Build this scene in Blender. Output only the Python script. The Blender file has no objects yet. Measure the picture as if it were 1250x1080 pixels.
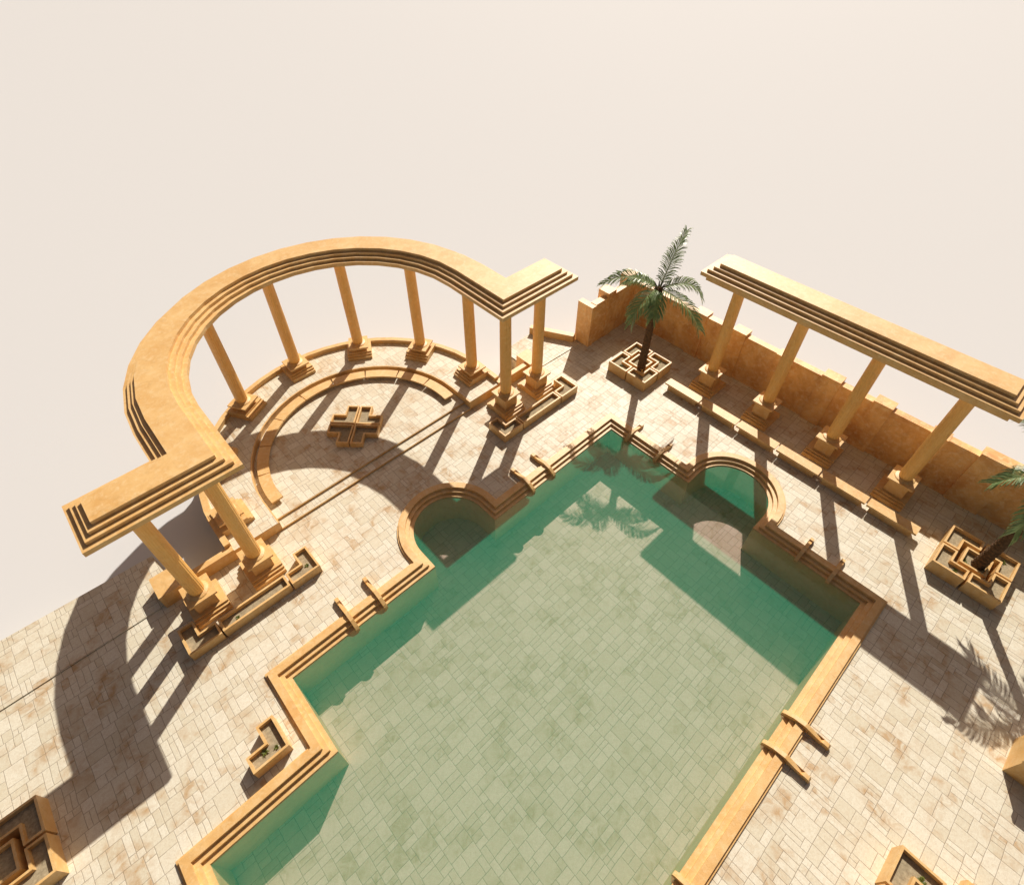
import bpy, bmesh, math, random
from math import pi, sin, cos, radians as rad
from mathutils import Vector, Matrix
from mathutils.geometry import tessellate_polygon
random.seed(7)
S = bpy.context.scene
COL = S.collection

# ------------------------------------------------------------ camera, sky, sun, exposure
cd = bpy.data.cameras.new("camera"); cam = bpy.data.objects.new("camera", cd); COL.objects.link(cam)
cd.sensor_width = 36.0; cd.sensor_fit = 'HORIZONTAL'
cd.lens = 681.17 / 1250 * 36.0
cd.shift_x = (625 - 616.57) / 1250; cd.shift_y = (501.15 - 540) / 1250
cd.clip_start = 0.1; cd.clip_end = 20000
_r = Vector((0.73568597, -0.67730055, -0.00548799)); _d = Vector((-0.48894218, -0.52544855, -0.69630407)); _f = Vector((0.46872348, 0.51494445, -0.71772594))
M = Matrix((( _r.x, -_d.x, -_f.x, 0), (_r.y, -_d.y, -_f.y, 0), (_r.z, -_d.z, -_f.z, 20.0), (0, 0, 0, 1)))
cam.matrix_world = M
S.camera = cam

SUN_EL, SUN_AZ = rad(41.2), rad(30.3)           # azimuth measured from +X towards +Y
w = bpy.data.worlds.new("World"); S.world = w; w.use_nodes = True
nt = w.node_tree; bg = nt.nodes['Background']
sky = nt.nodes.new('ShaderNodeTexSky'); sky.sky_type = 'NISHITA'; sky.sun_disc = False
sky.sun_elevation = SUN_EL; sky.sun_rotation = pi / 2 - SUN_AZ; sky.dust_density = 4.0; sky.air_density = 1.0; sky.ozone_density = 0.3
hz = nt.nodes.new('ShaderNodeMix'); hz.data_type = 'RGBA'; hz.blend_type = 'MULTIPLY'; hz.inputs[0].default_value = 1.0
hz.inputs[7].default_value = (1.0, .77, .64, 1)          # dusty, warm sky
nt.links.new(sky.outputs[0], hz.inputs[6]); nt.links.new(hz.outputs[2], bg.inputs[0]); bg.inputs[1].default_value = 0.055
sd = bpy.data.lights.new("sun", 'SUN'); so = bpy.data.objects.new("sun", sd); COL.objects.link(so)
sd.energy = 4.6; sd.angle = rad(0.5); sd.color = (1.0, 0.93, 0.84)
sv = Vector((cos(SUN_EL) * cos(SUN_AZ), cos(SUN_EL) * sin(SUN_AZ), sin(SUN_EL)))
so.rotation_euler = sv.to_track_quat('Z', 'Y').to_euler(); so.location = sv * 60
S.view_settings.view_transform = 'Standard'; S.view_settings.look = 'None'
S.view_settings.exposure = 0.17; S.view_settings.gamma = 1.0
S.cycles.max_bounces = 8; S.cycles.transparent_max_bounces = 12

DECK = 0.10; POOLZ = -1.7; GZ = -.9

# ------------------------------------------------------------ node helpers
class NT:
    def __init__(s, name):
        s.m = bpy.data.materials.new(name); s.m.use_nodes = True; s.t = s.m.node_tree
        s.p = s.t.nodes['Principled BSDF']; s.out = s.t.nodes['Material Output']
        s.geo = s.t.nodes.new('ShaderNodeNewGeometry'); s.pos = s.geo.outputs['Position']
    def n(s, typ, **kw):
        nd = s.t.nodes.new(typ)
        for k, v in kw.items(): setattr(nd, k, v)
        return nd
    def put(s, sock, v):
        if hasattr(v, 'is_linked') or isinstance(v, bpy.types.NodeSocket): s.t.links.new(v, sock)
        else: sock.default_value = v
    def math(s, op, a, b=0.0, c=0.0, clamp=False):
        nd = s.n('ShaderNodeMath', operation=op, use_clamp=clamp)
        s.put(nd.inputs[0], a); s.put(nd.inputs[1], b)
        if len(nd.inputs) > 2: s.put(nd.inputs[2], c)
        return nd.outputs[0]
    def mix(s, f, a, b, mode='MIX'):
        nd = s.n('ShaderNodeMix', data_type='RGBA', blend_type=mode)
        s.put(nd.inputs[0], f); s.put(nd.inputs[6], a if not isinstance(a, tuple) else (*a, 1)); s.put(nd.inputs[7], b if not isinstance(b, tuple) else (*b, 1))
        return nd.outputs[2]
    def noise(s, vec, scale, detail=4, rough=.6, dist=0.0):
        nd = s.n('ShaderNodeTexNoise'); s.put(nd.inputs['Vector'], vec)
        nd.inputs['Scale'].default_value = scale; nd.inputs['Detail'].default_value = detail
        nd.inputs['Roughness'].default_value = rough; nd.inputs['Distortion'].default_value = dist
        return nd.outputs['Fac']
    def scl(s, vec, k):
        nd = s.n('ShaderNodeVectorMath', operation='MULTIPLY'); s.put(nd.inputs[0], vec); nd.inputs[1].default_value = k
        return nd.outputs[0]
    def ramp(s, f, lo, hi):
        nd = s.n('ShaderNodeMapRange'); s.put(nd.inputs[0], f); nd.inputs[1].default_value = lo; nd.inputs[2].default_value = hi
        return nd.outputs[0]
    def base(s, c): s.put(s.p.inputs['Base Color'], c)
    def rough(s, r): s.put(s.p.inputs['Roughness'], r)
    def bump(s, h, strength, dist=.02):
        nd = s.n('ShaderNodeBump'); nd.inputs['Strength'].default_value = strength; nd.inputs['Distance'].default_value = dist
        s.put(nd.inputs['Height'], h); s.t.links.new(nd.outputs[0], s.p.inputs['Normal'])

def stone(name, c1, c2, c3, streak=(1, 1, .35), sc=1.0, edge=True):
    t = NT(name); v = t.scl(t.pos, streak)
    a = t.noise(v, 1.1 * sc, 6, .62, .6); b = t.noise(t.pos, 5.5 * sc, 5, .7, .4); c = t.noise(t.pos, 38, 4, .7)
    col = t.mix(t.ramp(a, .36, .66), c1, c2)
    col = t.mix(t.math('MULTIPLY', t.ramp(b, .48, .70), .65), col, c3)
    e = t.noise(t.pos, 2.6 * sc, 6, .72, 1.2); col = t.mix(t.math('MULTIPLY', t.ramp(e, .54, .72), .45), col, tuple(x * .72 for x in c2))
    col = t.mix(t.math('MULTIPLY', t.ramp(c, .45, .75), .16), col, (.30, .18, .08))
    t.base(col); t.rough(.5); t.p.inputs['Specular IOR Level'].default_value = .7
    t.bump(t.math('ADD', t.math('MULTIPLY', b, .6), t.math('MULTIPLY', c, .5)), .35, .02)
    return t.m

SAND = stone("sandstone", (.765, .50, .20), (.67, .385, .12), (.80, .60, .32))
SHAFT = stone("fluted_sandstone", (.92, .54, .15), (.82, .43, .10), (.93, .60, .22), (2.2, 2.2, .25))
WALLM = stone("ochre_plaster", (.92, .58, .22), (.66, .31, .085), (.95, .74, .42), (1, 1, .8), .9)

def paving(name, rot, tint, joint, contrast=1.0, cell=.84):
    """irregular ashlar: every cell of a shifted grid is cut into four unequal slabs"""
    t = NT(name)
    sep = t.n('ShaderNodeSeparateXYZ'); t.put(sep.inputs[0], t.pos)
    X, Y = (sep.outputs[0], sep.outputs[1]) if not rot else (sep.outputs[1], sep.outputs[0])
    wob = t.noise(t.pos, 1.3, 2); wob = t.math('MULTIPLY', t.math('SUBTRACT', wob, .5), .06)
    X = t.math('DIVIDE', t.math('ADD', X, wob), cell); Y = t.math('DIVIDE', t.math('ADD', Y, wob), cell)
    row = t.math('FLOOR', Y)
    shift = t.math('MULTIPLY', t.math('FRACT', t.math('MULTIPLY', row, .381966)), 1.0)
    X = t.math('ADD', X, shift); cx = t.math('FLOOR', X); fx = t.math('FRACT', X); fy = t.math('FRACT', Y)
    def wn(a, b, k):
        cmb = t.n('ShaderNodeCombineXYZ'); t.put(cmb.inputs[0], a); t.put(cmb.inputs[1], b); t.put(cmb.inputs[2], k)
        nd = t.n('ShaderNodeTexWhiteNoise', noise_dimensions='3D'); t.put(nd.inputs['Vector'], cmb.outputs[0]); return nd
    r1 = wn(cx, row, 0.5).outputs['Value']
    sx = t.math('ADD', .36, t.math('MULTIPLY', t.math('ROUND', t.math('MULTIPLY', r1, 2)), .14))
    side = t.math('GREATER_THAN', fx, sx)
    r2 = wn(cx, row, t.math('ADD', side, 3.5)).outputs['Value']
    sy = t.math('ADD', .25, t.math('MULTIPLY', t.math('ROUND', t.math('MULTIPLY', r2, 3)), .1667))
    half = t.math('GREATER_THAN', fy, sy)
    r4 = wn(cx, row, t.math('ADD', t.math('MULTIPLY', half, 2), t.math('ADD', side, 21.5))).outputs['Value']
    # distances to the four slab edges
    def ab(a, b): return t.math('ABSOLUTE', t.math('SUBTRACT', a, b))
    d = t.math('MINIMUM', t.math('MINIMUM', fx, t.math('SUBTRACT', 1, fx)), ab(fx, sx))
    d = t.math('MINIMUM', d, t.math('MINIMUM', t.math('MINIMUM', fy, t.math('SUBTRACT', 1, fy)), ab(fy, sy)))
    # one slab in three is cut once more, lengthwise
    lo = t.math('MULTIPLY', side, sx)
    hi = t.math('ADD', t.math('MULTIPLY', side, 1), t.math('MULTIPLY', t.math('SUBTRACT', 1, side), sx))
    mid = t.math('ADD', lo, t.math('MULTIPLY', t.math('SUBTRACT', hi, lo), .5))
    cut = t.math('GREATER_THAN', r4, .62)
    d3 = t.math('ADD', ab(fx, mid), t.math('MULTIPLY', t.math('SUBTRACT', 1, cut), 5))
    d = t.math('MINIMUM', d, d3)
    third = t.math('MULTIPLY', cut, t.math('GREATER_THAN', fx, mid))
    idn = wn(t.math('ADD', cx, t.math('MULTIPLY', side, .5)), t.math('ADD', row, t.math('MULTIPLY', half, .5)), t.math('ADD', third, 9.5))
    d = t.math('MULTIPLY', d, cell)
    jn = t.noise(t.pos, 9, 3); jw = t.math('ADD', .002, t.math('MULTIPLY', jn, .020))
    jm = t.math('SUBTRACT', 1, t.math('DIVIDE', d, jw), clamp=True)
    jm = t.math('POWER', jm, .6)
    # slab colour: beige, some browner; blotches of ochre stain
    rv = idn.outputs['Value']
    st = t.noise(t.pos, .95, 3, .55, .5); st2 = t.noise(t.pos, 2.8, 5, .65, 1.0); st3 = t.noise(t.pos, 12, 5, .7, .5)
    c = t.mix(rv, tint[0], tint[1])
    m = t.math('MULTIPLY', t.ramp(st, .47, .62), t.ramp(st2, .38, .62))
    m = t.math('MULTIPLY', m, t.math('ADD', .35, t.math('MULTIPLY', t.math('GREATER_THAN', rv, .35), .65)))
    c = t.mix(t.math('MULTIPLY', m, .85 * contrast), c, tint[2])
    c = t.mix(t.math('MULTIPLY', t.ramp(st3, .42, .70), .42 * contrast), c, tint[3])
    c = t.mix(t.math('MULTIPLY', t.ramp(t.noise(t.pos, 30, 4, .75), .42, .72), .30), c, (.34, .27, .19))
    c = t.mix(t.math('MULTIPLY', jm, .7), c, joint)
    t.base(c); t.rough(t.math('ADD', .46, t.math('MULTIPLY', st3, .2))); t.p.inputs['Specular IOR Level'].default_value = .5
    h = t.math('SUBTRACT', t.math('MULTIPLY', st3, .35), t.math('MULTIPLY', jm, .8))
    t.bump(h, .5, .012)
    return t.m

PAVE = paving("travertine_paving", False, ((.79, .76, .625), (.68, .635, .485), (.48, .29, .12), (.52, .41, .25)), (.22, .16, .10))
FLOORM = paving("pool_floor_paving", True, ((.83, .76, .66), (.72, .64, .52), (.52, .42, .27), (.60, .52, .38)), (.24, .20, .13), 1.15, .86)

def simple(name, c, r=.8, nz=None):
    t = NT(name)
    if nz:
        f = t.noise(t.pos, nz[1], 5, .7); t.base(t.mix(t.ramp(f, .35, .65), c, nz[0])); t.bump(f, .5, .03)
    else: t.base((*c, 1))
    t.rough(r); t.p.inputs['Specular IOR Level'].default_value = .2
    return t.m
GROUNDM = simple("pale_ground", (.61, .618, .615), .9)
SOIL = simple("dry_soil", (.44, .37, .24), .95, ((.27, .22, .14), 9))
POOLWALL = stone("pool_wall_stone", (.66, .52, .25), (.56, .43, .19), (.70, .56, .32), (1, 1, 1), 1.0)
TRUNKM = simple("palm_bark", (.17, .10, .052), .9, ((.075, .045, .024), 14))
def leafm(name, a, b):
    t = NT(name); f = t.noise(t.pos, 3.0, 3); t.base(t.mix(t.ramp(f, .35, .65), a, b)); t.rough(.36)
    t.p.inputs['Specular IOR Level'].default_value = .6
    tr = t.n('ShaderNodeBsdfTranslucent'); tr.inputs[0].default_value = (*[x * 1.8 for x in b], 1)
    ms = t.n('ShaderNodeMixShader'); ms.inputs[0].default_value = .22
    t.t.links.new(t.p.outputs[0], ms.inputs[1]); t.t.links.new(tr.outputs[0], ms.inputs[2]); t.t.links.new(ms.outputs[0], t.out.inputs[0])
    return t.m
FROND = leafm("palm_leaf", (.085, .15, .05), (.22, .30, .12))
WEED = leafm("weed_leaf", (.10, .13, .02), (.17, .19, .035))
RACH = simple("palm_midrib", (.30, .34, .14), .6)

# water: clear tinted layer over the floor, faint murk catching light at the surface, mirror-like sheen
t = NT("pool_water")
tr = t.n('ShaderNodeBsdfTransparent'); df = t.n('ShaderNodeBsdfDiffuse'); gl = t.n('ShaderNodeBsdfGlossy')
tr.inputs[0].default_value = (.915, .825, .80, 1); df.inputs[0].default_value = (.01, .51, .29, 1)
gl.inputs['Roughness'].default_value = .04; gl.inputs[0].default_value = (.72, .95, .82, 1)
mx = t.n('ShaderNodeMixShader'); mx.inputs[0].default_value = .25
t.t.links.new(tr.outputs[0], mx.inputs[1]); t.t.links.new(df.outputs[0], mx.inputs[2])
fr = t.n('ShaderNodeFresnel'); t.put(fr.inputs[0], t.math('ADD', 1.42, t.math('MULTIPLY', t.geo.outputs['Backfacing'], 1 / 1.42 - 1.42)))
m2 = t.n('ShaderNodeMixShader'); t.t.links.new(fr.outputs[0], m2.inputs[0]); t.t.links.new(mx.outputs[0], m2.inputs[1]); t.t.links.new(gl.outputs[0], m2.inputs[2])
bp = t.n('ShaderNodeBump'); bp.inputs['Strength'].default_value = .06; bp.inputs['Distance'].default_value = .02
t.put(bp.inputs['Height'], t.noise(t.pos, 1.6, 3, .5)); t.t.links.new(bp.outputs[0], gl.inputs['Normal'])
t.t.links.new(m2.outputs[0], t.out.inputs[0]); t.t.nodes.remove(t.p)
WATER = t.m

# ------------------------------------------------------------ mesh helpers
def link(name, bm, mat, parent=None, smooth=False, bevel=0.0):
    if bevel > 0:
        bmesh.ops.bevel(bm, geom=[e for e in bm.edges if e.is_manifold and e.calc_face_angle(0) > .6], offset=bevel, segments=1, affect='EDGES', clamp_overlap=True)
    bmesh.ops.recalc_face_normals(bm, faces=bm.faces)
    me = bpy.data.meshes.new(name); bm.to_mesh(me); bm.free(); me.materials.append(mat)
    if smooth:
        for p in me.polygons: p.use_smooth = True
    o = bpy.data.objects.new(name, me); COL.objects.link(o)
    if parent: o.parent = parent
    return o
def thing(name, label, cat, loc=(0, 0, 0), rz=0.0, group=None):
    o = bpy.data.objects.new(name, None); COL.objects.link(o); o.location = loc; o.rotation_euler = (0, 0, rz); o.empty_display_size = .3
    return tag(o, label, cat, group)
def tag(o, label=None, cat=None, group=None, kind=None):
    if label: o['label'] = label
    if cat: o['category'] = cat
    if group: o['group'] = group
    if kind: o['kind'] = kind
    return o
def dup(o, parent=None):
    c = o.copy(); COL.objects.link(c); c.parent = parent
    for ch in list(o.children): dup(ch, c)
    return c
def box(bm, x0, x1, y0, y1, z0, z1):
    v = [bm.verts.new((x, y, z)) for z in (z0, z1) for x, y in ((x0, y0), (x1, y0), (x1, y1), (x0, y1))]
    for f in ((3, 2, 1, 0), (4, 5, 6, 7), (0, 1, 5, 4), (1, 2, 6, 5), (2, 3, 7, 6), (3, 0, 4, 7)): bm.faces.new([v[i] for i in f])
def prism(bm, pts, z0, z1, top=True, bottom=True):
    a = [bm.verts.new((x, y, z0)) for x, y in pts]; b = [bm.verts.new((x, y, z1)) for x, y in pts]
    n = len(pts)
    for i in range(n): bm.faces.new((a[i], a[(i + 1) % n], b[(i + 1) % n], b[i]))
    if bottom: bm.faces.new(a[::-1])
    if top: bm.faces.new(b)
def offset(path, d, closed=False):
    """shift a 2-D path to its LEFT by d (mitred)"""
    out = []; n = len(path)
    for i, p in enumerate(path):
        p = Vector(p)
        a = Vector(path[(i - 1) % n]) if (closed or i > 0) else None; b = Vector(path[(i + 1) % n]) if (closed or i < n - 1) else None
        d1 = (p - a).normalized() if a is not None else None; d2 = (b - p).normalized() if b is not None else None
        d1 = d1 if d1 is not None else d2; d2 = d2 if d2 is not None else d1
        n1 = Vector((-d1.y, d1.x)); n2 = Vector((-d2.y, d2.x)); m = (n1 + n2).normalized()
        out.append(tuple(p + m * (d / max(.3, m.dot(n1)))))
    return out
def ribbon(bm, path, hl, hr, z0, z1):
    L = offset(path, hl); R_ = offset(path, -hr); n = len(path)
    q = [[bm.verts.new((*p, z)) for p in side] for side, z in ((L, z0), (R_, z0), (R_, z1), (L, z1))]
    for i in range(n - 1):
        for k in range(4):
            bm.faces.new((q[k][i], q[k][i + 1], q[(k + 1) % 4][i + 1], q[(k + 1) % 4][i]))
    bm.faces.new([q[k][0] for k in range(4)]); bm.faces.new([q[k][-1] for k in (3, 2, 1, 0)])
def arc(cx, cy, r, a0, a1, n):
    return [(cx + r * cos(rad(a0 + (a1 - a0) * i / n)), cy + r * sin(rad(a0 + (a1 - a0) * i / n))) for i in range(n + 1)]
def shrink(path, e):
    a, b = Vector(path[0]), Vector(path[1]); c, d = Vector(path[-1]), Vector(path[-2])
    return [tuple(a + (b - a).normalized() * e)] + path[1:-1] + [tuple(c + (d - c).normalized() * e)]
def sheet(name, outer, holes, z, mat):
    polys = [[Vector((x, y, 0)) for x, y in outer]] + [[Vector((x, y, 0)) for x, y in h] for h in holes]
    flat = [p for q in polys for p in q]; bm = bmesh.new(); vs = [bm.verts.new((p.x, p.y, z)) for p in flat]
    for tri in tessellate_polygon(polys):
        try: bm.faces.new([vs[i] for i in tri])
        except ValueError: pass
    for f in bm.faces: f.normal_update()
    o = link(name, bm, mat)
    me = o.data
    if me.polygons and me.polygons[0].normal.z < 0: me.flip_normals()
    return o

# ------------------------------------------------------------ ground, deck, pool
POOL = ([(16.0, -2.03), (16.0, 2.40)] + arc(16.85, 3.97, 1.57, -90, 90, 24) + [(16.0, 5.54), (16.0, 9.95), (8.43, 9.95)]
        + arc(6.85, 10.87, 1.58, 0, 180, 24) + [(5.27, 9.95), (-.87, 9.95), (-.87, 6.97), (-4.96, 6.97), (-4.96, .95), (-.87, .95), (-.87, -2.03)])
# CCW seen from above: outward = right side
g = bmesh.new(); hole = offset(POOL, -.3, True)
gnd = sheet("ground", [(-3000, -3000), (3000, -3000), (3000, 3000), (-3000, 3000)], [hole], GZ, GROUNDM); tag(gnd, kind='structure')
deck_outer = [(-16, -18), (24.2, -18), (24.2, 15.6), (19.5, 15.7), (18.25, 17.85), (16.0, 17.7), (16.0, 15.62), (-2.75, 15.62), (-2.75, 17.9), (-16, 18.4)]
dk = sheet("deck", deck_outer, [offset(POOL, -.55, True)], DECK, PAVE); tag(dk, kind='structure')
bm = bmesh.new()       # vertical rim of the deck slab
for i, p in enumerate(deck_outer):
    q = deck_outer[(i + 1) % len(deck_outer)]
    v = [bm.verts.new((*p, DECK)), bm.verts.new((*q, DECK)), bm.verts.new((*q, GZ - .02)), bm.verts.new((*p, GZ - .02))]; bm.faces.new(v)
tag(link("deck_edge", bm, PAVE), kind='structure')
# slightly higher terraces behind the line Y = 15.4
for nm, pts in (("upper_pavement", [(-16, 15.45), (-3.1, 15.45), (-2.75, 15.9), (-2.75, 17.9), (-16, 18.4)]), ("rear_pavement", [(16.3, 15.35), (19.55, 15.25), (19.4, 15.7), (18.22, 17.78), (16.0, 17.7), (16.0, 15.9)])):
    bm = bmesh.new(); prism(bm, pts, DECK - .05, DECK + .045); tag(link(nm, bm, PAVE), kind='structure')
fl = sheet("pool_floor", offset(POOL, -.02, True), [], POOLZ, FLOORM); tag(fl, kind='structure')
wt = sheet("water", offset(POOL, -.02, True), [], -.05, WATER); tag(wt, kind='structure')
bm = bmesh.new(); n = len(POOL)
lo_ = [bm.verts.new((*p, POOLZ - .02)) for p in POOL]; hi_ = [bm.verts.new((*p, -.02)) for p in POOL]
for i in range(n): bm.faces.new((lo_[i], lo_[(i + 1) % n], hi_[(i + 1) % n], hi_[i]))
tag(link("pool_wall", bm, POOLWALL), kind='structure')
# stepped coping swept round the pool
prof = [(0, -.03), (0, 0.0), (.16, .006), (.16, .12), (.32, .126), (.32, .245), (.575, .25), (.58, .175), (.65, .17), (.65, .02)]
rings = [offset(POOL, -o_, True) for o_, z in prof]; bm = bmesh.new()
V = [[bm.verts.new((*p, z)) for p in ring] for ring, (o_, z) in zip(rings, prof)]
for k in range(len(prof) - 1):
    for i in range(n): bm.faces.new((V[k][i], V[k][(i + 1) % n], V[k + 1][(i + 1) % n], V[k + 1][i]))
tag(link("pool_coping", bm, SAND), "low stepped sandstone kerb running round the whole green pool", "pool coping")

# handrail cheeks over the coping
def cheek():
    """side profile in (out, z); out = distance from the water edge"""
    pts = [(-.12, -.12), (-.12, .08), (-.04, .16), (.20, .31), (.55, .38), (.85, .31), (1.10, .25), (1.16, .31), (1.32, .30), (1.38, .22), (1.38, DECK - .02), (.66, DECK - .02), (.60, .1), (.3, .1), (.1, -.02)]
    bm = bmesh.new(); n = len(pts)
    a = [bm.verts.new((-.07, -x, z)) for x, z in pts]; b = [bm.verts.new((.07, -x, z)) for x, z in pts]
    for i in range(n): bm.faces.new((a[i], a[(i + 1) % n], b[(i + 1) % n], b[i]))
    bmesh.ops.triangulate(bm, faces=[bm.faces.new(a[::-1]), bm.faces.new(b)])
    return link("stair_cheek", bm, SAND)
ck = None
for x, y, rz, lb in ((1.68, 9.95, pi, "curved stone stair cheek on the left pool edge, further from the round bay"), (2.9, 9.95, pi, "curved stone stair cheek on the left pool edge, nearer the round bay"),
                     (10.65, 9.95, pi, "curved stone stair cheek beside the shaded left bay, on its far side"), (11.92, 9.95, pi, "curved stone stair cheek nearer the far pool corner, on its left edge"),
                     (16.0, 9.0, pi / 2, "curved stone stair cheek nearer the far pool corner, on its right edge"), (16.0, 7.33, pi / 2, "curved stone stair cheek nearer the sunlit right bay, between it and the far corner"),
                     (16.0, .47, pi / 2, "curved stone stair cheek just beside the right bay, on its near side"), (16.0, -.80, pi / 2, "curved stone stair cheek between the right bay and the right pool corner, nearer that corner"),
                     (10.42, -2.03, 0, "upper of two curved stone stair cheeks on the sunlit right pool edge"), (9.15, -2.03, 0, "lower of two curved stone stair cheeks close together on the sunlit right pool edge"),
                     (4.42, -2.03, 0, "curved stone stair cheek cut by the bottom of the photo on the right pool edge")):
    o = cheek() if ck is None else ck.copy()
    if ck is None: ck = o
    else: COL.objects.link(o)
    o.location = (x, y, 0); o.rotation_euler = (0, 0, rz); o.scale = (1, .84, .9) if x == 16.0 else (1, 1, 1); tag(o, lb, "stair cheek", "stone stair cheeks round the pool")

# ------------------------------------------------------------ exedra: floor, steps, terrace
EX, EY = 6.72, 16.93
bm = bmesh.new()
inner = [(1.62, 15.5), (11.82, 15.5), (11.82, EY)] + arc(EX, EY, 5.1, 0, 180, 24)[1:] + [(1.62, 15.5)][:0]
prism(bm, [(1.62, 15.5), (11.82, 15.5)] + arc(EX, EY, 5.1, 0, 180, 24), .0, DECK + .11, bottom=False)
prism(bm, [(1.62, 15.96), (11.82, 15.96)] + arc(EX, EY, 5.1, 0, 180, 24), .0, DECK + .22, bottom=False)
tag(link("exedra_floor", bm, PAVE), kind='structure')
bm = bmesh.new()      # nosings of the two steps
for yy, z in ((15.5, DECK + .11), (15.96, DECK + .22)):
    box(bm, 1.63, 11.81, yy - .025, yy - .001, z - .118, z - .004)
tag(link("stone_steps", bm, SAND), "two long low stone steps across the open side of the semicircular terrace", "steps")
TZ = .64
path = [(11.82 + .9, 15.5), (11.82 + .9, EY)] + arc(EX, EY, 6.0, 0, 180, 24)[1:] + [(EX - 6.0, 15.5)]
path = [(EX + 6.05, 15.5)] + arc(EX, EY, 6.05, 0, 180, 24) + [(EX - 6.05, 15.5)]
bm = bmesh.new(); ribbon(bm, path, 1.0, 1.0, GZ - .01, TZ - .004)
terr = thing("curved_terrace", "raised semicircular stone terrace carrying the curved colonnade", "terrace")
link("base", bm, SAND, terr)
bm = bmesh.new(); L = offset(path, .94); R_ = offset(path, -.96)
a = [bm.verts.new((*p, TZ)) for p in L]; b = [bm.verts.new((*p, TZ)) for p in R_]
for i in range(len(path) - 1): bm.faces.new((a[i], a[i + 1], b[i + 1], b[i]))
link("paving", bm, PAVE, terr)
bm = bmesh.new(); pp = [(EX + 7.06, 15.75)] + arc(EX, EY, 7.06, 0, 180, 24) + [(EX - 7.06, 15.75)]
ribbon(bm, pp, .12, .12, GZ - .01, .88)
link("parapet", bm, SAND, terr, bevel=.015)
# low walls and blocks beside the terrace ends
for sx, side in ((1, "right"), (-1, "left")):
    bm = bmesh.new(); x0, x1 = sorted((EX + sx * 6.96, EX + sx * 9.0)); box(bm, x0, x1, 15.48, 15.74, GZ, .72)
    lw = link("low_wall", bm, SAND, bevel=.015)
    tag(lw, "short low sandstone wall behind the %s wing of the curved colonnade" % side, "wall", "low walls beside the terrace")
    bm = bmesh.new(); x0, x1 = sorted((EX + sx * 9.01, EX + sx * 9.82)); box(bm, x0, x1, 15.32, 16.35, GZ, .82)
    lw = link("stone_block", bm, SAND, bevel=.02)
    tag(lw, "square sandstone block at the outer end of the low wall behind the %s wing" % side, "block", "stone blocks at the low wall ends")

# ------------------------------------------------------------ columns
def shaft_mesh(h, r):
    bm = bmesh.new(); N = 40; lv = [(0, r * .80), (.02, r * .86), (.10, r * .96), (.28, r), (h * .5, r * .985), (h - .25, r * .93), (h - .1, r * 1.0), (h, r * 1.12)]
    rings = []
    for z, rr in lv:
        ring = []
        for i in range(N):
            a = 2 * pi * i / N; k = rr * (1 if i % 2 == 0 else .955) if .05 < z < h - .12 else rr
            ring.append(bm.verts.new((k * cos(a), k * sin(a), z)))
        rings.append(ring)
    for p, q in zip(rings, rings[1:]):
        for i in range(N): bm.faces.new((p[i], p[(i + 1) % N], q[(i + 1) % N], q[i]))
    bm.faces.new(rings[0][::-1]); bm.faces.new(rings[-1]); return bm
def build_column(zb, ztop, parent, cap_z):
    """column at local origin; zb = floor height below the stepped base"""
    h = ztop - cap_z
    c = link("column", shaft_mesh(h, .272), SHAFT, parent); c.location = (0, 0, cap_z)
    p = bmesh.new(); H = cap_z - zb; zz = -H
    box(p, -.50, .50, -.50, .50, -.085, .0)
    box(p, -.38, .38, -.38, .38, zz + .33, -.084)
    for a_, z0, z1 in ((.74, 0, .17), (.63, .169, .26), (.52, .259, .34)): box(p, -.62 - (.74 - a_) * .02, .62 + (.74 - a_) * .02, -a_, a_, zz + z0, zz + z1)
    # moulded torus under the shaft
    N = 24; lv = [(.0, .40), (.035, .37), (.06, .30), (.075, .24)]; prev = None
    for z, rr in lv:
        ring = [p.verts.new((rr * cos(2 * pi * i / N), rr * sin(2 * pi * i / N), z)) for i in range(N)]
        if prev:
            for i in range(N): p.faces.new((prev[i], prev[(i + 1) % N], ring[(i + 1) % N], ring[i]))
        prev = ring
    pd = link("pedestal", p, SAND, c)
    return c
def place_col(proto, parent, x, y, rz):
    c = dup(proto, parent); c.location = (x, y, proto.location.z); c.rotation_euler = (0, 0, rz); return c

ZE = 6.42
colA = thing("curved_colonnade", "horseshoe sandstone colonnade with stepped entablature on eleven round columns", "colonnade")
path = [(-3.22, 14.46), (.27, 14.46)] + arc(EX, EY, 6.45, 180, 0, 18) + [(13.17, 14.46), (16.6, 14.46)]
bm = bmesh.new()
tiers = [(1.04, 0, ZE, ZE + .18), (.86, .18, ZE + .17, ZE + .31), (.69, .35, ZE + .30, ZE + .43), (.52, .53, ZE + .42, ZE + .58)]
for hw, e, z0, z1 in tiers: ribbon(bm, shrink(path, e), hw, hw, z0, z1)
ribbon(bm, shrink(path, .5), .62, .62, ZE - .12, ZE + .01)
link("entablature", bm, SAND, colA, bevel=.012)
protoA = build_column(DECK, ZE - .10, colA, 1.19)
cols = [(.27, 14.40, 0), (-1.89, 14.40, 0), (13.17, 14.40, 0), (15.28, 14.40, 0)]
first = cols.pop(0); protoA.location = (first[0], first[1], 1.19)
for x, y, a in cols: place_col(protoA, colA, x, y, a)
protoB = build_column(TZ, ZE - .10, colA, 1.24); protoB.location = (EX + 6.44, EY, 1.24); protoB.rotation_euler = (0, 0, -pi / 2)
for k in range(1, 7):
    a = rad(30 * k); place_col(protoB, colA, EX + 6.44 * cos(a), EY + 6.44 * sin(a), a - pi / 2)

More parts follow.
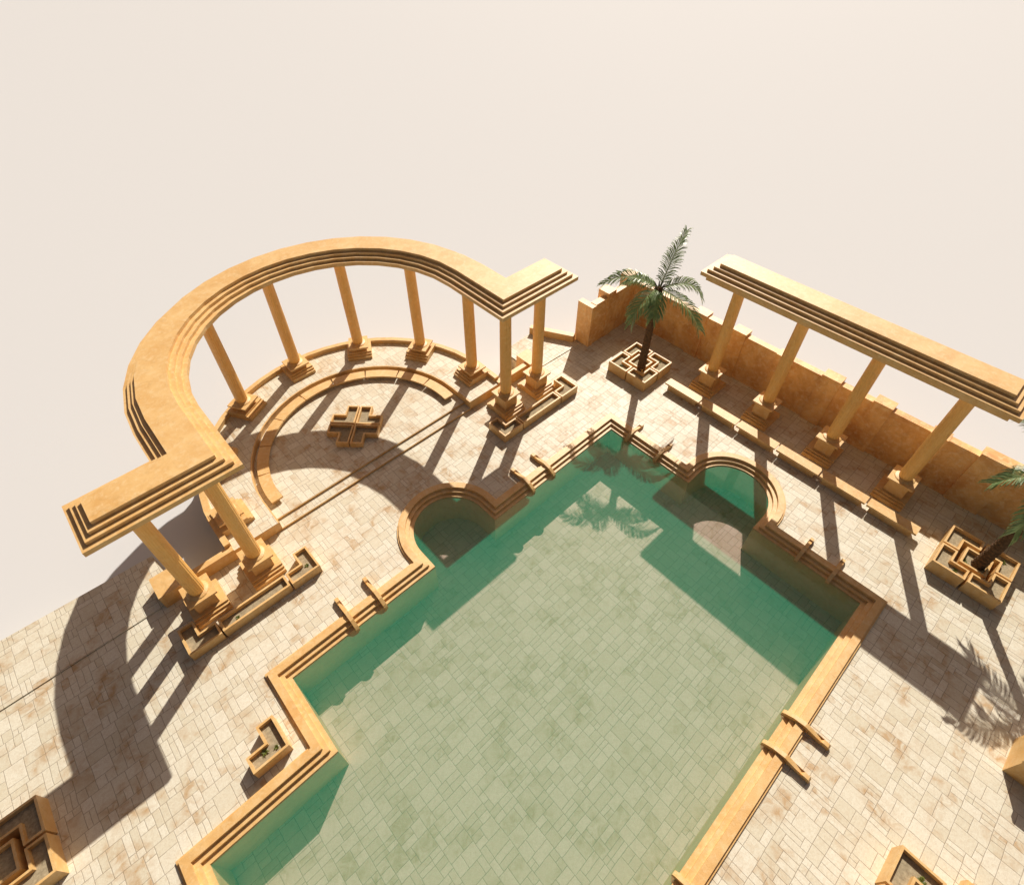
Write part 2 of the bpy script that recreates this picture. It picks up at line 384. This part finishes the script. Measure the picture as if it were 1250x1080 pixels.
NX = 21.8
colB = thing("straight_colonnade", "straight sandstone colonnade of four round columns in front of the boundary wall", "colonnade")
NZ = 6.48; path = [(NX, 9.98), (NX, -2.22)]; bm = bmesh.new()
for hw, e, z0, z1 in tiers: ribbon(bm, shrink(path, e), hw, hw, z0 - ZE + NZ, z1 - ZE + NZ)
link("entablature", bm, SAND, colB, bevel=.012)
bm = bmesh.new(); ribbon(bm, shrink(path, .27), .95, .95, NZ - .17, NZ + .01); link("beam", bm, SAND, colB, bevel=.01)
protoC = build_column(DECK, NZ - .15, colB, 1.25); protoC.location = (NX + .03, 8.45, 1.25); protoC.rotation_euler = (0, 0, -pi / 2)
for y in (5.44, 2.33, -.77): place_col(protoC, colB, NX + .03, y, -pi / 2)

# ------------------------------------------------------------ benches
def pos_word(i, n): return ["first", "second", "third", "fourth", "fifth", "sixth", "seventh", "eighth", "ninth"][i]
A0, A1, NB = -5.0, 184.0, 9
for i in range(NB):
    a0 = A0 + (A1 - A0) * i / NB + .35; a1 = A0 + (A1 - A0) * (i + 1) / NB - .35; am = (a0 + a1) / 2
    t = thing("curved_bench", "curved sandstone bench slab inside the semicircle, %s counting from the %s end" % ((pos_word(i, 9), "right") if i < 5 else (pos_word(8 - i, 9), "left")), "bench", (0, 0, 0), 0, "curved benches lining the semicircular terrace")
    bm = bmesh.new(); ribbon(bm, arc(EX, EY, 4.60, a0, a1, 5), .25, .25, .48, .57); link("seat", bm, SAND, t, bevel=.02)
    bm = bmesh.new(); ribbon(bm, arc(EX, EY, 4.66, a0 + 1.2, a1 - 1.2, 5), .16, .16, DECK + .2, .481); link("base", bm, SAND, t)
y = 9.86
for i in range(6):
    L_ = 1.96; y1 = y - L_
    t = thing("straight_bench", "straight sandstone bench before the right colonnade, %s counting from the palm end" % pos_word(i, 6), "bench", (20.28, (y + y1) / 2, DECK), 0, "straight benches before the right colonnade")
    bm = bmesh.new(); box(bm, -.24, .24, -L_ / 2, L_ / 2, .34, .44); link("seat", bm, SAND, t, bevel=.02)
    bm = bmesh.new(); box(bm, -.15, .17, -L_ / 2 + .15, L_ / 2 - .15, 0, .341); link("base", bm, SAND, t)
    y = y1 - .07

# ------------------------------------------------------------ planters
def planter_L(name, label, x, y, rz, h, a=1.15, wd=.55, th=.07, group="L-shaped planters"):
    """outer corner at local origin, arms along +x and +y"""
    t = thing(name, label, "planter", (x, y, 0), rz, group)
    out = [(0, 0), (a, 0), (a, wd), (wd, wd), (wd, a), (0, a)]; inn = offset(out, th, True)
    bm = bmesh.new(); z0, z1 = DECK - .01, h; n = 6
    q = [[bm.verts.new((*p, z)) for p in r_] for r_, z in ((out, z0), (out, z1), (inn, z1), (inn, z1 - .3))]
    for k in range(3):
        for i in range(n): bm.faces.new((q[k][i], q[k][(i + 1) % n], q[k + 1][(i + 1) % n], q[k + 1][i]))
    link("trough", bm, SAND, t, bevel=.008)
    bm = bmesh.new(); bm.faces.new([bm.verts.new((*p, z1 - .17)) for p in offset(out, th - .01, True)])
    bmesh.ops.triangulate(bm, faces=bm.faces); link("soil", bm, SOIL, t)
    return t
def planter_box(name, label, x0, x1, y0, y1, h, rz=0, th=.075, group="rectangular planters"):
    t = thing(name, label, "planter", ((x0 + x1) / 2, (y0 + y1) / 2, 0), rz, group); X, Y = (x1 - x0) / 2, (y1 - y0) / 2
    out = [(-X, -Y), (X, -Y), (X, Y), (-X, Y)]; inn = offset(out, th, True); bm = bmesh.new()
    q = [[bm.verts.new((*p, z)) for p in r_] for r_, z in ((out, DECK - .01), (out, h), (inn, h), (inn, h - .3))]
    for k in range(3):
        for i in range(4): bm.faces.new((q[k][i], q[k][(i + 1) % 4], q[k + 1][(i + 1) % 4], q[k + 1][i]))
    link("trough", bm, SAND, t, bevel=.008)
    bm = bmesh.new(); bm.faces.new([bm.verts.new((*p, h - .17)) for p in offset(out, th - .01, True)]); link("soil", bm, SOIL, t)
    return t
PH = .72
def palm_planter(cx, cy, where, only=None):
    nm = {0: "near left", 1: "near right", 2: "far right", 3: "far left"}
    d = 1.16; words = ["left-hand", "lower", "right-hand", "rear"]
    spec = [(-d, d, -pi / 2, "left"), (-d, -d, 0, "nearest"), (d, -d, pi / 2, "right"), (d, d, pi, "farthest")]
    for k, (dx, dy, rz, wd_) in enumerate(spec):
        if only and k not in only: continue
        planter_L("corner_planter", "%s L-shaped planter of the set %s" % (wd_, where), cx + dx, cy + dy, rz, PH, 1.12, .54, group="corner planters round the palms")
    if not only: planter_box("square_planter", "square middle planter of the set %s" % where, cx - .45, cx + .45, cy - .45, cy + .45, PH)
palm_planter(20.22, 11.62, "round the far palm")
palm_planter(20.30, -4.22, "round the right-edge palm")
palm_planter(-9.03, 10.55, "at the left edge of the photo")
palm_planter(8.2, -6.90, "at the bottom right edge of the photo", only=(0, 3))

PR = .56
for s, side in ((-1, "left"), (1, "right")):
    cx = 6.74; f = 12.72
    xo = cx + s * 9.83; xi = cx + s * 4.83
    planter_L("wing_planter", "L-shaped stone planter at the outer end of the row below the %s colonnade wing" % side, xo, f, 0 if s < 0 else pi / 2, PR)
    planter_L("wing_planter", "L-shaped stone planter at the inner end of the row below the %s colonnade wing" % side, xi, f, pi / 2 if s < 0 else 0, PR)
    xa, xb = sorted((cx + s * 6.05, cx + s * 8.62)); planter_box("long_planter", "long narrow stone planter in the middle of the row below the %s wing" % side, xa, xb, f + .02, f + .58, PR, group="long planters below the wings")
planter_L("pool_planter", "single L-shaped stone planter in sun beside the pool's left notch", -1.86, 7.93, pi / 2, .60)
for k, (rz, wd_) in enumerate(((0, "upper"), (pi / 2, "left"), (pi, "lower"), (-pi / 2, "right"))):
    rz += pi / 4; a = rz; o = .03
    off = Vector((o * (cos(a) - sin(a)), o * (sin(a) + cos(a))))
    planter_L("cross_planter", "L-shaped stone planter forming the %s arm pair of the cross in the semicircle" % {"upper": "farthest", "left": "left", "lower": "nearest", "right": "right"}[wd_], 6.85 + off.x, 18.12 + off.y, rz, .62, 1.17, .58, group="cross of planters")
# ------------------------------------------------------------ boundary wall
wall = thing("courtyard_wall", "tall ochre boundary wall with raised piers behind the right colonnade", "wall")
WX, WY, WT = 23.38, 14.78, 2.72
bm = bmesh.new()
box(bm, WX, WX + .36, -18.0, WY + .36, GZ, WT)
link("long_wall", bm, WALLM, wall)
bm = bmesh.new(); box(bm, 20.06, WX - .001, WY + .04, WY + .40, GZ, WT - .004); link("end_wall", bm, WALLM, wall)
bm = bmesh.new(); box(bm, 19.72, 20.07, WY - .0, WY + 1.0, GZ, WT - .03); link("end_pier", bm, WALLM, wall, bevel=.01)
bm = bmesh.new(); box(bm, 21.02, 21.66, WY + .01, WY + .72, GZ, WT + .26); link("pier", bm, WALLM, wall, bevel=.01)
bm = bmesh.new(); box(bm, WX - .40, WX + .30, WY + .20, WY + .80, GZ, WT + .36); link("corner_pier", bm, WALLM, wall, bevel=.01)
prot = None
for y0, y1, dz in ((10.2, 10.95, .10), (8.0, 8.75, .16), (5.65, 6.35, .03), (3.3, 4.15, .16), (1.05, 1.85, .16), (-1.2, -.5, .03), (-3.6, -2.3, .22), (-6.6, -5.6, .12)):
    bm = bmesh.new(); box(bm, WX - .09, WX + .50, y0, y1, GZ, WT + dz); link("pier", bm, WALLM, wall, bevel=.01)
bm = bmesh.new(); prism(bm, [(19.66, 15.70), (18.42, 17.95), (18.14, 17.82), (19.36, 15.60)], GZ, .56)
tag(link("low_wall", bm, SAND, bevel=.01), "low narrow wall leading away from the tall wall's end pier", "wall")
bm = bmesh.new(); box(bm, 13.75, 15.0, -8.6, -7.25, -.01, 1.25); box(bm, 13.68, 15.07, -8.67, -7.18, 1.15, 1.30)
tag(link("stone_pedestal", bm, SAND, bevel=.02), "square stone pedestal cut by the right edge of the photo under palm shadow", "pedestal")
bm = bmesh.new(); box(bm, 9.35, 10.0, -7.95, -7.3, -.01, .45); box(bm, 9.41, 9.94, -7.89, -7.36, .449, .62)
tag(link("stepped_block", bm, SAND, bevel=.06), "small rounded stone block at the bottom edge beside the corner planter", "block")

# ------------------------------------------------------------ palms
def frond(parent, az, el, length, droop, seed, wl=.62, twist=0.0):
    rnd = random.Random(seed); n = 16; pts = []; p = Vector((0, 0, 0)); e = el
    for i in range(n + 1):
        pts.append(p.copy()); e_ = e - droop * (i / n) ** 1.3
        p = p + Vector((cos(az) * cos(e_), sin(az) * cos(e_), sin(e_))) * (length / n)
    fr = bmesh.new(); rc = bmesh.new()
    side0 = Vector((-sin(az), cos(az), 0))
    for i in range(n):                                        # midrib, three-sided tube
        a_, b_ = pts[i], pts[i + 1]; r0 = .032 * (1 - i / n) + .006; r1 = .032 * (1 - (i + 1) / n) + .006
        d = (b_ - a_).normalized(); u = d.cross(side0).normalized()
        A = [rc.verts.new(a_ + (side0 * cos(k * 2.094) + u * sin(k * 2.094)) * r0) for k in range(3)]; B = [rc.verts.new(b_ + (side0 * cos(k * 2.094) + u * sin(k * 2.094)) * r1) for k in range(3)]
        for k in range(3): rc.faces.new((A[k], A[(k + 1) % 3], B[(k + 1) % 3], B[k]))
    m = 54
    for j in range(m):
        tt = .07 + .93 * j / (m - 1); f_ = tt * n; i = min(n - 1, int(f_)); p = pts[i].lerp(pts[i + 1], f_ - i)
        d = (pts[i + 1] - pts[i]).normalized(); u = side0.cross(d).normalized()
        if u.z < 0: u = -u
        ll = wl * (math.sin(min(1, tt * 1.15 + .1) * pi * .86) ** .7 + .12) * rnd.uniform(.85, 1.08)
        for s in (-1, 1):
            if rnd.random() < .02: continue
            sweep = .55 + .5 * tt + rnd.uniform(-.12, .12); lift = .28 + twist * s + rnd.uniform(-.12, .12)
            dr = (side0 * s * cos(sweep) + d * sin(sweep)).normalized(); dr = (dr + u * lift).normalized()
            wv = d.cross(dr).cross(dr).normalized() * (.021 * rnd.uniform(.8, 1.2)) ; q0 = p
            q1 = p + dr * ll * .5; q2 = p + dr * ll * .85 + Vector((0, 0, -.20 * ll)); q3 = p + dr * ll * .97 + Vector((0, 0, -.42 * ll))
            v = [fr.verts.new(q) for q in (q0 - wv * .6, q0 + wv * .6, q1 + wv, q1 - wv, q2 + wv * .8, q2 - wv * .8, q3)]
            fr.faces.new((v[0], v[1], v[2], v[3])); fr.faces.new((v[3], v[2], v[4], v[5])); fr.faces.new((v[5], v[4], v[6]))
    o = link("frond", fr, FROND, parent); link("midrib", rc, RACH, o)
    return o
def palm(x, y, lean, h, fronds, label, seed):
    t = thing("palm_tree", label, "palm tree", (x, y, PH - .2), 0, "palms beside the pool")
    bm = bmesh.new(); N = 14; prev = None; K = 60; rnd = random.Random(seed)
    for k in range(K + 1):
        f = k / K; c = Vector((lean[0] * f ** 1.15, lean[1] * f ** 1.15, h * f))
        r = (.05 * (1 - f) ** 3 + .165) * (1.0 + (.09 if k % 2 else 0)) * (1 + .12 * (f > .93))
        ring = [bm.verts.new(c + Vector((r * cos(2 * pi * (i + .5 * (k % 4 > 1)) / N) * rnd.uniform(.93, 1.07), r * sin(2 * pi * (i + .5 * (k % 4 > 1)) / N) * rnd.uniform(.93, 1.07), rnd.uniform(-.015, .015)))) for i in range(N)]
        if prev:
            for i in range(N): bm.faces.new((prev[i], prev[(i + 1) % N], ring[(i + 1) % N], ring[i]))
        prev = ring
    bm.faces.new(prev); link("trunk", bm, TRUNKM, t)
    bm = bmesh.new()                                           # tuft of old leaf bases
    for k in range(22):
        a = k * 2.4; z = h - .35 + .4 * (k / 22); d = Vector((cos(a), sin(a), 0)); s = Vector((-sin(a), cos(a), 0)) * .05
        o = Vector((lean[0], lean[1], z)); v = [bm.verts.new(o + d * .12 - s), bm.verts.new(o + d * .12 + s), bm.verts.new(o + d * .30 + s * .5 + Vector((0, 0, .22))), bm.verts.new(o + d * .30 - s * .5 + Vector((0, 0, .22)))]
        bm.faces.new(v)
    bmesh.ops.solidify(bm, geom=bm.faces[:], thickness=.03); link("leaf_bases", bm, TRUNKM, t)
    for i, (az, el, ln, dr, tw) in enumerate(fronds):
        fo = frond(t, rad(az), rad(el), ln, rad(dr), seed * 31 + i, .66, tw); fo.location = (lean[0] + .08 * cos(rad(az)), lean[1] + .08 * sin(rad(az)), h - .02)
    return t
F1 = [(14, 46, 3.0, 22, .1), (130, 36, 2.75, 88, -.1), (180, 6, 2.3, 95, .1), (-42, 28, 2.35, 105, .1), (-93, 6, 2.75, 66, 0), (-150, -20, 1.4, 60, 0), (112, 20, 1.7, 70, 0)]
palm(19.95, 11.36, (.32, .17), 4.75, F1, "palm tree rising from the far planters, small against the ochre wall corner", 3)
F2 = [(138, 22, 2.6, 60, .1), (170, -5, 2.5, 70, 0), (205, 20, 2.1, 75, -.1), (250, 20, 2.6, 80, 0), (60, 35, 2.6, 70, 0), (10, 30, 2.6, 70, 0), (-40, 30, 2.6, 75, 0), (-75, 10, 2.5, 80, 0)]
palm(20.30, -4.33, (.75, -.05), 4.75, F2, "palm tree at the right edge of the photo, crown mostly out of frame", 5)

# ------------------------------------------------------------ weeds in the planters
def weed_mesh(seed, r):
    rnd = random.Random(seed); bm = bmesh.new(); root = bm.verts.new((0, 0, .0))
    for k in range(34):                                        # blades that all spring from one root
        a = rnd.uniform(0, 2 * pi); L_ = r * rnd.uniform(.45, 1.5); u = Vector((cos(a), sin(a), rnd.uniform(.15, .9))).normalized(); v = Vector((-sin(a), cos(a), 0)) * rnd.uniform(.010, .026)
        m = u * L_ * .6; t_ = u * L_ + Vector((0, 0, -.25 * L_))
        bm.faces.new((root, bm.verts.new(m - v), bm.verts.new(t_), bm.verts.new(m + v)))
    return bm
wd = [(-2.52, 8.32, .43, .13, "green weed tuft in the single planter by the pool notch"), (-2.2, 8.2, .43, .08, "thin sparse weeds in the single planter by the pool notch"),
      (1.55, 13.15, .39, .09, "weed tuft in the inner end planter below the left wing"), (-1.3, 13.0, .39, .07, "small weed in the shaded half of the long left planter"), (13.3, 13.0, .39, .07, "small weed in the long planter below the right wing"),
      (19.35, 12.2, .55, .10, "weed tuft in the left planter of the far palm set"), (20.35, 11.7, .55, .1, "weeds at the foot of the far palm"), (21.1, 11.0, .55, .07, "weed in the right planter of the far palm set"),
      (19.45, -3.85, .55, .1, "weed tuft in the left planter of the right-edge palm set"), (20.15, -3.95, .55, .12, "weeds at the foot of the right-edge palm"), (20.5, -4.6, .55, .1, "weeds on the right of the right-edge palm's foot"), (21.15, -4.95, .55, .1, "weed tuft in the right planter of the right-edge palm set"),
      (9.0, -6.45, .55, .12, "olive weed tuft in the corner planter at the bottom right")]
for i, (x, y, z, r, lb) in enumerate(wd):
    o = link("weed", weed_mesh(i, r), WEED); o.location = (x, y, z); tag(o, lb, "weed", "weeds growing in the planters")
